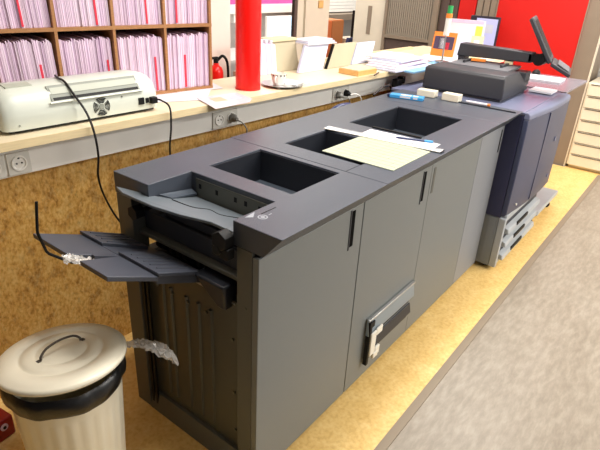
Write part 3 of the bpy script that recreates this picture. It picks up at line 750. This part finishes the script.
slot(da, 1.042, 1.066, .755, .89); MB().box(1.036, 1.042, .0785, .081, .745, .895).build('grip_edge', 'dark', da)
slot(db, 1.143, 1.163, .765, .885, 'frame')
MB().box(.60, 1.68, .11, .7, .004, .02).build('plinth', 'black', S)
# pull-out bracket on the door
q = thing('x', '', '') if False else None
ex = MB().box(.685, 1.105, .074, .081, .125, .335).build('exit_recess', 'door', da)
MB().hexa([(.680, .058, .255), (1.10, .058, .255), (1.10, .075, .255), (.680, .075, .255)], [(.680, .068, .325), (1.10, .068, .325), (1.10, .075, .33), (.680, .075, .33)]).build('exit_flap', 'silver', ex, bevel=.002)
MB().box(.680, 1.10, .062, .075, .325, .334).build('flap_edge', 'steel', ex, bevel=.002)
MB().hexa([(.75, .058, .165), (1.09, .058, .165), (1.09, .075, .165), (.75, .075, .165)], [(.75, .068, .215), (1.09, .068, .215), (1.09, .075, .215), (.75, .075, .215)]).build('exit_flap', 'bin_in', ex, bevel=.002)
MB().box(.76, 1.08, .0735, .0745, .222, .245).box(.76, 1.08, .0735, .0745, .135, .155).build('dark_slit', 'black', ex)
MB().box(.682, .700, .055, .075, .10, .325).box(.70, .73, .06, .075, .285, .315).build('end_clip', 'black', ex, bevel=.002)
MB().box(.692, .735, .048, .058, .145, .265).box(.735, .785, .048, .058, .235, .27).box(.735, .775, .046, .058, .125, .17).box(.72, .76, .044, .058, .12, .15).build('tape', 'tape', ex, bevel=.004)

# ================================================================== RELAY UNIT
Q = thing('relay_unit', 'narrow pale grey connecting unit between stacker and navy copier', 'relay unit', (0, 0, .004))
q = plate(MB(), [1.7095, 2.058], [0, W+.006], set(), .92, .996, cham=.065)
q.build('top_cover', 'top', Q, bevel=.002)
MB().box(1.7095, 2.06, .105, W, .02, .919).build('cabinet_body', 'frame', Q)
MB().box(1.715, 2.055, .088, .1045, .905, .9195).build('shadow_gap', 'black', Q)
dc = door(Q, 1.7095, 2.061, m='doorpale')
slot(dc, 2.015, 2.03, .755, .885)
MB().box(1.73, 2.04, .11, .7, .004, .02).build('plinth', 'black', Q)

# ================================================================== COPIER
K = thing('copier', 'large navy-blue digital copier with flat document feeder at the far end', 'copier', (2.45, .35, .004))
def kx(m): return Matrix.Translation((-2.45, -.35, -.004)) @ m
KX, KY, KZ = -2.45, -.35, -.004
def kb(q, nm, m, par=K, bevel=0, smooth=None):
    for v in q.b.verts: v.co += Vector((KX, KY, KZ))
    return q.build(nm, m, par, bevel=bevel, smooth=smooth)
kb(MB().box(2.066, 2.85, -.005, .82, .36, .975), 'main_body', 'navy', bevel=.006)
# bowed front door
def front(z, x0=2.066, x1=2.852, y0=-.04, y1=-.068, bow=.018, n=10, yb=-.006):
    pts = [(x0, yb, z)]
    for i in range(n+1):
        u = i/n; pts.append((x0+(x1-x0)*u, y0+(y1-y0)*u-bow*math.sin(PI*u), z))
    return pts+[(x1, yb, z)]
q = MB(); q.loft([front(z, y0=-.035+dy, y1=-.066+dy) for z, dy in ((.372, .012), (.39, 0), (.6, -.002), (.9, 0), (.955, .002))])
fd = kb(q, 'front_door', 'doornavy', bevel=.004)
q = MB(); q.loft([front(z, x0=2.066, y0=-.036+dy, y1=-.067+dy) for z, dy in ((.957, 0), (.978, .001), (.987, .006), (.991, .011), (.994, .018))]); kb(q, 'front_lip', 'lav', bevel=.004)
kb(MB().box(2.066, 2.85, -.004, .82, .977, .994), 'top_cover', 'lav', bevel=.004)
kb(MB().box(2.395, 2.3965, -.0695, -.06, .40, .95), 'door_seam', 'navy', fd)
kb(MB().cyl((2.66, -.078, .74), (2.66, -.06, .74), .016, 20), 'emblem', 'lav', fd, smooth=40)
kb(MB().cyl((2.74, -.074, .47), (2.74, -.06, .47), .013, 20), 'door_knob', 'lav', fd, smooth=40)
kb(MB().cyl((2.175, -.055, .43), (2.175, -.04, .43), .007, 14), 'indicator_dot', 'tape', fd, smooth=40)
kb(MB().box(2.070, 2.85, .0, .82, .03, .358), 'base', 'basegrey', bevel=.003)
kb(MB().box(2.067, 2.07, .012, .058, .04, .355), 'side_plate', 'basegrey', bevel=.001)
kb(MB().box(2.068, 2.10, -.040, -.001, .03, .356), 'front_frame', 'traylight', bevel=.003)
kb(MB().box(2.10, 2.855, -.035, -.001, .33, .368).box(2.10, 2.855, -.03, -.001, .03, .05), 'cassette_frame', 'traylight', bevel=.003)
for k, z in enumerate((.235, .145, .055)):
    c = kb(MB().box(2.105, 2.845, -.018, -.0015, z, z+.088), 'paper_cassette', 'adf', bevel=.002)
    kb(MB().hexa([(2.14, -.058, z+.002), (2.82, -.058, z+.002), (2.82, -.019, z+.002), (2.14, -.019, z+.002)], [(2.14, -.052, z+.034), (2.82, -.052, z+.034), (2.82, -.019, z+.042), (2.14, -.019, z+.042)]), 'cassette_front', 'traylight', c, bevel=.004)
    kb(MB().box(2.30, 2.52, -.0595, -.050, z+.012, z+.036), 'handle_recess', 'black', c, bevel=.002)
for x in (2.12, 2.80):
    for y in (.03, .76): kb(MB().cyl((x-.015, y, .028), (x+.015, y, .028), .024, 16), 'caster', 'black', smooth=40)
# document feeder
A0, A1, AY0, AY1 = 2.19, 2.68, .17, .67
kb(MB().box(A0+.01, A1-.01, AY0+.01, AY1-.01, .995, 1.008), 'glass_frame', 'adf', bevel=.003)
fe = kb(MB().loft([[(A0, AY0, 1.009), (A1, AY0, 1.009), (A1, AY1, 1.009), (A0, AY1, 1.009)], [(A0-.004, AY0-.004, 1.02), (A1, AY0-.004, 1.02), (A1, AY1, 1.02), (A0-.004, AY1, 1.02)],
          [(A0+.004, AY0+.004, 1.128), (A1-.2, AY0+.004, 1.128), (A1-.2, AY1, 1.128), (A0+.004, AY1, 1.128)], [(A0+.02, AY0+.012, 1.142), (A1-.22, AY0+.012, 1.142), (A1-.22, AY1-.01, 1.142), (A0+.02, AY1-.01, 1.142)]]), 'document_feeder', 'adf', bevel=.006)
kb(MB().box(A0+.22, A1, AY0, AY1-.05, 1.04, 1.062).box(A0+.24, A1-.01, AY0+.0, AY0+.05, 1.062, 1.075), 'output_tray', 'adftop', fe, bevel=.004)
kb(MB().hexa([(A0+.2, AY0+.06, 1.128), (A1-.02, AY0+.06, 1.135), (A1-.02, AY1-.06, 1.135), (A0+.2, AY1-.06, 1.128)], [(A0+.2, AY0+.06, 1.146), (A1-.02, AY0+.06, 1.152), (A1-.02, AY1-.06, 1.152), (A0+.2, AY1-.06, 1.146)]), 'feed_tray', 'adftop', fe, bevel=.003)
for ya in (AY0+.12, AY1-.14): kb(MB().box(A0+.28, A0+.42, ya, ya+.015, 1.145, 1.165), 'paper_guide', 'adf', fe, bevel=.002)
kb(MB().box(A1-.10, A1+.01, AY0+.0, AY1-.1, 1.063, 1.125), 'feeder_end', 'adf', fe, bevel=.004)
# operator panel arm + screen
am = kb(MB().hexa([(2.60, .58, .995), (2.70, .58, .995), (2.70, .64, .995), (2.60, .64, .995)], [(2.60, .59, 1.18), (2.69, .59, 1.18), (2.69, .635, 1.18), (2.60, .635, 1.18)])
        .hexa([(2.59, .16, 1.183), (2.67, .16, 1.183), (2.69, .64, 1.170), (2.59, .64, 1.170)], [(2.59, .16, 1.243), (2.67, .16, 1.243), (2.69, .63, 1.25), (2.59, .63, 1.25)]), 'panel_arm', 'adf', bevel=.006)
kb(MB().cyl((2.575, .115, 1.208), (2.70, .115, 1.208), .034, 20).box(2.59, 2.67, .09, .18, 1.19, 1.235), 'tilt_joint', 'black', am, smooth=40)
P0 = Vector((2.57, .200, 1.445)); P1 = Vector((2.57, .035, 1.205)); P2 = Vector((2.57, -.085, 1.150))
def slabp(a, b, xw, th):
    d = (b-a).normalized(); n = Vector((0, d.z, -d.y))
    if n.y > 0: n = -n
    X = Vector((xw*.978, xw*.21, 0)); T = -n*th
    return MB().hexa([tuple(a), tuple(a+X), tuple(b+X), tuple(b)], [tuple(a+T), tuple(a+X+T), tuple(b+X+T), tuple(b+T)])
pn = kb(slabp(P0, P1, .30, .028), 'operator_panel', 'adf', bevel=.008)
d_ = (P1-P0).normalized(); n_ = Vector((0, d_.z, -d_.y)); n_ = n_ if n_.y < 0 else -n_
kb(slabp(P0+d_*.025+Vector((.025, .005, 0))+n_*.001, P1-d_*.03+Vector((.025, .005, 0))+n_*.001, .25, .002), 'touch_screen', 'black', pn)
kb(slabp(P1+Vector((0, -.001, -.001)), P2, .30, .022), 'key_panel', 'adf', bevel=.005)
kb(slabp(P1+Vector((.03, -.03, -.007)), P2+Vector((.03, .02, .012)), .24, .003), 'key_strip', 'adftop', pn)

# things lying on the lids
r = thing('cutting_mat', 'pale green ruled mat lying across the bins, under the ruler', 'mat', (.685, .03, 1.0005))
MB().box(0, .31, 0.02, .335, 0, .0025).build('mat', 'green', r)
q = MB()
for i in range(1, 9): q.box(.035*i-.0005, .035*i+.0005, .03, .325, .0025, .0029)
for i in range(1, 8): q.box(.01, .30, .02+.04*i-.0005, .02+.04*i+.0005, .0025, .0029)
q.build('grid_line', 'matline', r)
tag(MB().box(0, .09, 0, .33, 0, .002).build('paper_sheet', 'paper', loc=(1.035, .06, 1.0005), rz=.06), 'white sheet beyond the ruler, under the blue pen', 'paper')
r = thing('ruler', 'long white flat ruler lying across the edge of the green mat', 'ruler', (1.045, .02, 1.0035), .12)
MB().box(-.035, .01, 0, .53, 0, .003).build('blade', 'white', r)
MB().box(-.005, .006, .002, .50, .003, .0036).build('scale', 'silver', r)
MB().box(-.035, .01, -.006, 0, 0, .003).build('end_cap', 'dark', r)
r = thing('pen', 'dark blue pen lying on the white sheet beside the ruler', 'pen', (1.105, .13, 1.0065), .35)
MB().cyl((0, 0, 0), (0, .11, 0), .0045, 10).cyl((0, .11, 0), (0, .125, 0), .0045, 10, .001).build('barrel', 'pen', r, smooth=50)
MB().cyl((0, -.035, 0), (0, 0, 0), .0055, 10).build('cap', 'blue', r, smooth=50)
tag(MB().box(0, .012, 0, .24, 0, .006).build('strip_edge', 'black', loc=(1.142, .165, 1.0005), rz=.03), 'thin black strip at the near edge of the far bin', 'strip')
r = thing('card_box', 'bright blue flat box with white print by the far corner of the grey lid', 'box', (1.78, .675, 1.0005), -1.30)
MB().box(0, .19, 0, .06, 0, .018).build('carton', 'blue', r, bevel=.002)
MB().box(.06, .12, .015, .04, .018, .0185).box(.13, .16, .02, .04, .018, .0185).box(.06, .12, -.0005, 0, .006, .016).box(.135, .16, -.0005, 0, .006, .016).build('white_print', 'paper', r)
MB().box(-.015, 0, .01, .05, .002, .016).build('dark_end', 'pen', r)
tag(MB().box(-.03, .03, -.055, .055, 0, .038).build('paper_block', 'enamel', loc=(1.99, .54, 1.0005), rz=.1, bevel=.004), 'cream rounded block left of the two in front of the feeder', 'block')
tag(MB().box(-.03, .03, -.05, .05, 0, .040).build('paper_block', 'enamel', loc=(1.995, .39, 1.0005), rz=.0, bevel=.003), 'cream square block right of the two in front of the feeder', 'block')
r = thing('marker_pen', 'white marker with orange band on the grey lid near the copier', 'pen', (2.015, .31, 1.0075), 0.05)
MB().cyl((0, 0, 0), (0, -.12, 0), .007, 12).build('barrel', 'paper', r, smooth=50)
MB().cyl((0, -.12, 0), (0, -.135, 0), .0072, 12).build('band', 'orange', r, smooth=50)
tag(MB().box(0, .01, 0, .42, 0, .006).build('strip_edge', 'dark', loc=(1.975, .02, 1.0005)), 'long thin dark rail along the end of the grey lid', 'strip')
# bits behind the unit near the counter
tag(MB().tube(spline([(1.30, .80, .90), (1.42, .80, .965), (1.55, .80, .965), (1.62, .80, .92)]), .018).build('cable_sleeve', 'pen', smooth=60), 'dark blue cable sleeve between worktop and grey lid', 'cable')
tag(MB().tube(spline([(1.80, .79, .99), (1.92, .80, 1.02), (2.0, .81, 1.015), (2.08, .84, 1.005), (2.15, .86, .96)]), .006).build('cable', 'cable', smooth=60), 'black cable coming over the copier corner below the worktop', 'cable')
r = thing('cable_adapter', 'black adapter hanging at the worktop edge left of the feeder', 'adapter', (2.24, .895, .97))
MB().box(-.03, .03, -.045, .0, 0, .05).build('case', 'black', r, bevel=.004)
MB().box(.04, .08, -.04, .0, .015, .06).tube([(.03, -.02, .03), (.04, -.02, .035)], .006).build('connector', 'black', r, bevel=.003)
# orange/white items on the feeder
tag(MB().box(0, .05, 0, .09, 0, .012).build('sticky_notes', 'orange', loc=(2.56, .43, 1.1562), rz=.3), 'orange note pad on the back of the feeder under the arm', 'note pad')
tag(MB().box(0, .03, 0, .05, 0, .02).build('sticky_notes', 'beigelid', loc=(2.60, .27, 1.1562), rz=.2), 'small cream note pad on the feeder near the screen joint', 'note pad')

# side trolley
T = thing('side_table', 'side trolley with tinted translucent top right of the copier', 'trolley', (3.18, .3, .004))
def tb(q, nm, m, bevel=0, smooth=None, par=T):
    for v in q.b.verts: v.co += Vector((-3.18, -.3, -.004))
    return q.build(nm, m, par, bevel=bevel, smooth=smooth)
tb(MB().box(2.875, 3.50, -.03, .62, .985, 1.0), 'top', 'smoke', .003)
tb(MB().box(2.88, 3.45, -.05, .60, .11, .145), 'lower_shelf', 'traylight', .004)
tb(MB().box(2.88, 2.95, .25, .45, .145, .985), 'post', 'adf', .004)
for x in (2.93, 3.40):
    for y in (.0, .55): tb(MB().cyl((x, y, .03), (x, y, .11), .012, 10).cyl((x-.01, y, .028), (x+.01, y, .028), .024, 14), 'caster', 'black', 0, 40)
tag(MB().box(0, .21, 0, .30, 0, .012).build('paper_stack', 'paper', loc=(3.14, .08, 1.0005), rz=.05), 'white paper stack on the tinted trolley top', 'papers')
tag(MB().box(0, .16, 0, .14, 0, .010).build('paper_stack', 'paper', loc=(2.68, .02, 1.0), rz=0), 'white sheets on the copier top beside the feeder', 'papers')
r = thing('computer_mouse', 'black mouse on the tinted trolley top behind the papers', 'mouse', (3.42, .32, 1.0005))
q = MB(); q.loft([[(.05*s*math.cos(2*PI*i/20), .03*s*math.sin(2*PI*i/20), z) for i in range(20)] for s, z in ((.95, 0), (1, .012), (.85, .025), (.5, .034), (.1, .037))])
q.build('shell', 'black', r, smooth=60)
MB().cyl((.02, -.003, .031), (.02, .003, .031), .007, 12).build('wheel', 'adf', r, smooth=60)

# ================================================================== WASTE BIN
bx, by, ZR = -.388, .488, .573
r = thing('waste_bin', 'cream ribbed enamel waste bin standing left of the finisher', 'waste bin', (bx, by, .004))
prof = [(.001, 0), (.125, 0), (.128, .006), (.152, .50), (.156, ZR-.03), (.151, ZR-.03), (.123, .012), (.001, .012)]
q = MB(); n = 96
def rr(rad, i, z): return rad*(1+(.014 if (i % 4) < 2 else -.006)*(1 if .05 < z < .47 and rad > .124 else 0))
q.loft([[(rr(r_, i, z)*math.cos(2*PI*i/n), rr(r_, i, z)*math.sin(2*PI*i/n), z) for i in range(n)] for r_, z in [(.001, 0), (.125, 0), (.128, .006), (.1285, .055), (.130, .06), (.1515, .465), (.153, .475), (.156, ZR-.03), (.151, ZR-.03), (.123, .012), (.001, .012)]])
q.build('bucket', 'enamel', r, smooth=40)
# liner folded over the rim, wavy
q = MB(); n = 72; rings_ = []
for rad, z, wv in ((.149, ZR-.09, 0), (.151, ZR-.02, .001), (.158, ZR-.004, .001), (.167, ZR-.012, .0015), (.170, ZR-.035, .002), (.167, ZR-.058, .0025), (.159, ZR-.070, .0015)):
    rings_.append([((rad+wv*math.sin(9*t)+wv*.6*math.sin(17*t+1))*math.cos(t), (rad+wv*math.sin(9*t)+wv*.6*math.sin(17*t+1))*math.sin(t), z+wv*2.2*math.sin(5*t+rad*40)) for t in [2*PI*i/n for i in range(n)]])
q.loft(rings_, cap=False); q.build('bin_liner', 'bag', r, smooth=60)
ld = bpy.data.objects.new('lid_tilt', None)
bpy.data.objects.remove(ld)
q = MB(); TL = Matrix.Translation((0, 0, ZR+.022)) @ Matrix.Rotation(math.radians(7), 4, Vector((-.9, .43, 0)))
n = 72; lp = [(.150, -.003), (.174, -.012), (.178, -.008), (.178, .0), (.172, .006), (.166, .007), (.162, .0105), (.120, .0135), (.116, .0105), (.110, .0105), (.106, .0145), (.076, .018), (.072, .0155), (.066, .0155), (.062, .0185), (.001, .0195)]
q.loft([[TL @ Vector((a*math.cos(2*PI*i/n), a*math.sin(2*PI*i/n), z)) for i in range(n)] for a, z in lp])
lidb = q.build('lid', 'enamel', r, smooth=50)
q = MB(); hp = spline([(-.062, 0, .0175), (-.060, 0, .028), (-.040, 0, .044), (.0, 0, .050), (.040, 0, .044), (.060, 0, .028), (.062, 0, .0175)])
RH = TL @ Matrix.Rotation(.05, 4, 'Z')
q.tube([RH @ Vector(p) for p in hp], .0035)
for s in (-1, 1): q.box(-.008, .008, -.006, .006, 0, .002, RH @ Matrix.Translation((s*.066, 0, .0165)))
q.build('lid_handle', 'gap', lidb, smooth=60)
def crumple(name, pts, w0, w1, label, seed):
    random.seed(seed); q = MB(); rings_ = []
    P = spline(pts, 5); n = 14
    for i, p in enumerate(P):
        u = i/(len(P)-1); w_ = w0+(w1-w0)*u; rings_.append([p + Vector((random.uniform(-.006, .006)+.3*w_*math.cos(2*PI*k/n), w_*math.cos(2*PI*k/n)+random.uniform(-.007, .007), .35*w_*math.sin(2*PI*k/n)+random.uniform(-.005, .005))) for k in range(n)])
    q.loft(rings_); return tag(q.build(name, 'clear'), label, 'plastic wrap')
crumple('plastic_wrap', [(-.225, .42, .572), (-.195, .41, .566), (-.165, .395, .55), (-.14, .375, .53), (-.115, .345, .51)], .007, .052, 'crumpled clear plastic sticking out from under the bin lid', 3)
crumple('plastic_wrap', [(-.335, .49, .895), (-.31, .495, .885), (-.285, .49, .868), (-.262, .475, .86)], .016, .026, 'crumpled clear plastic on the wire at the end of the lower tray', 5)
# red object at the left
r = thing('plastic_crate', 'red plastic crate with a pale hole on the floor at left of the bin', 'crate', (-.52, .99, .004), .15)
MB().box(-.16, .10, -.08, .05, 0, .09).build('body', 'redbag', r, bevel=.008)
MB().cyl((.06, -.084, .06), (.06, -.079, .06), .014, 16).build('eyelet', 'pinkp', r, smooth=40)
MB().cyl((.06, -.087, .06), (.06, -.084, .06), .006, 12).build('eyelet_hole', 'black', r, smooth=40)
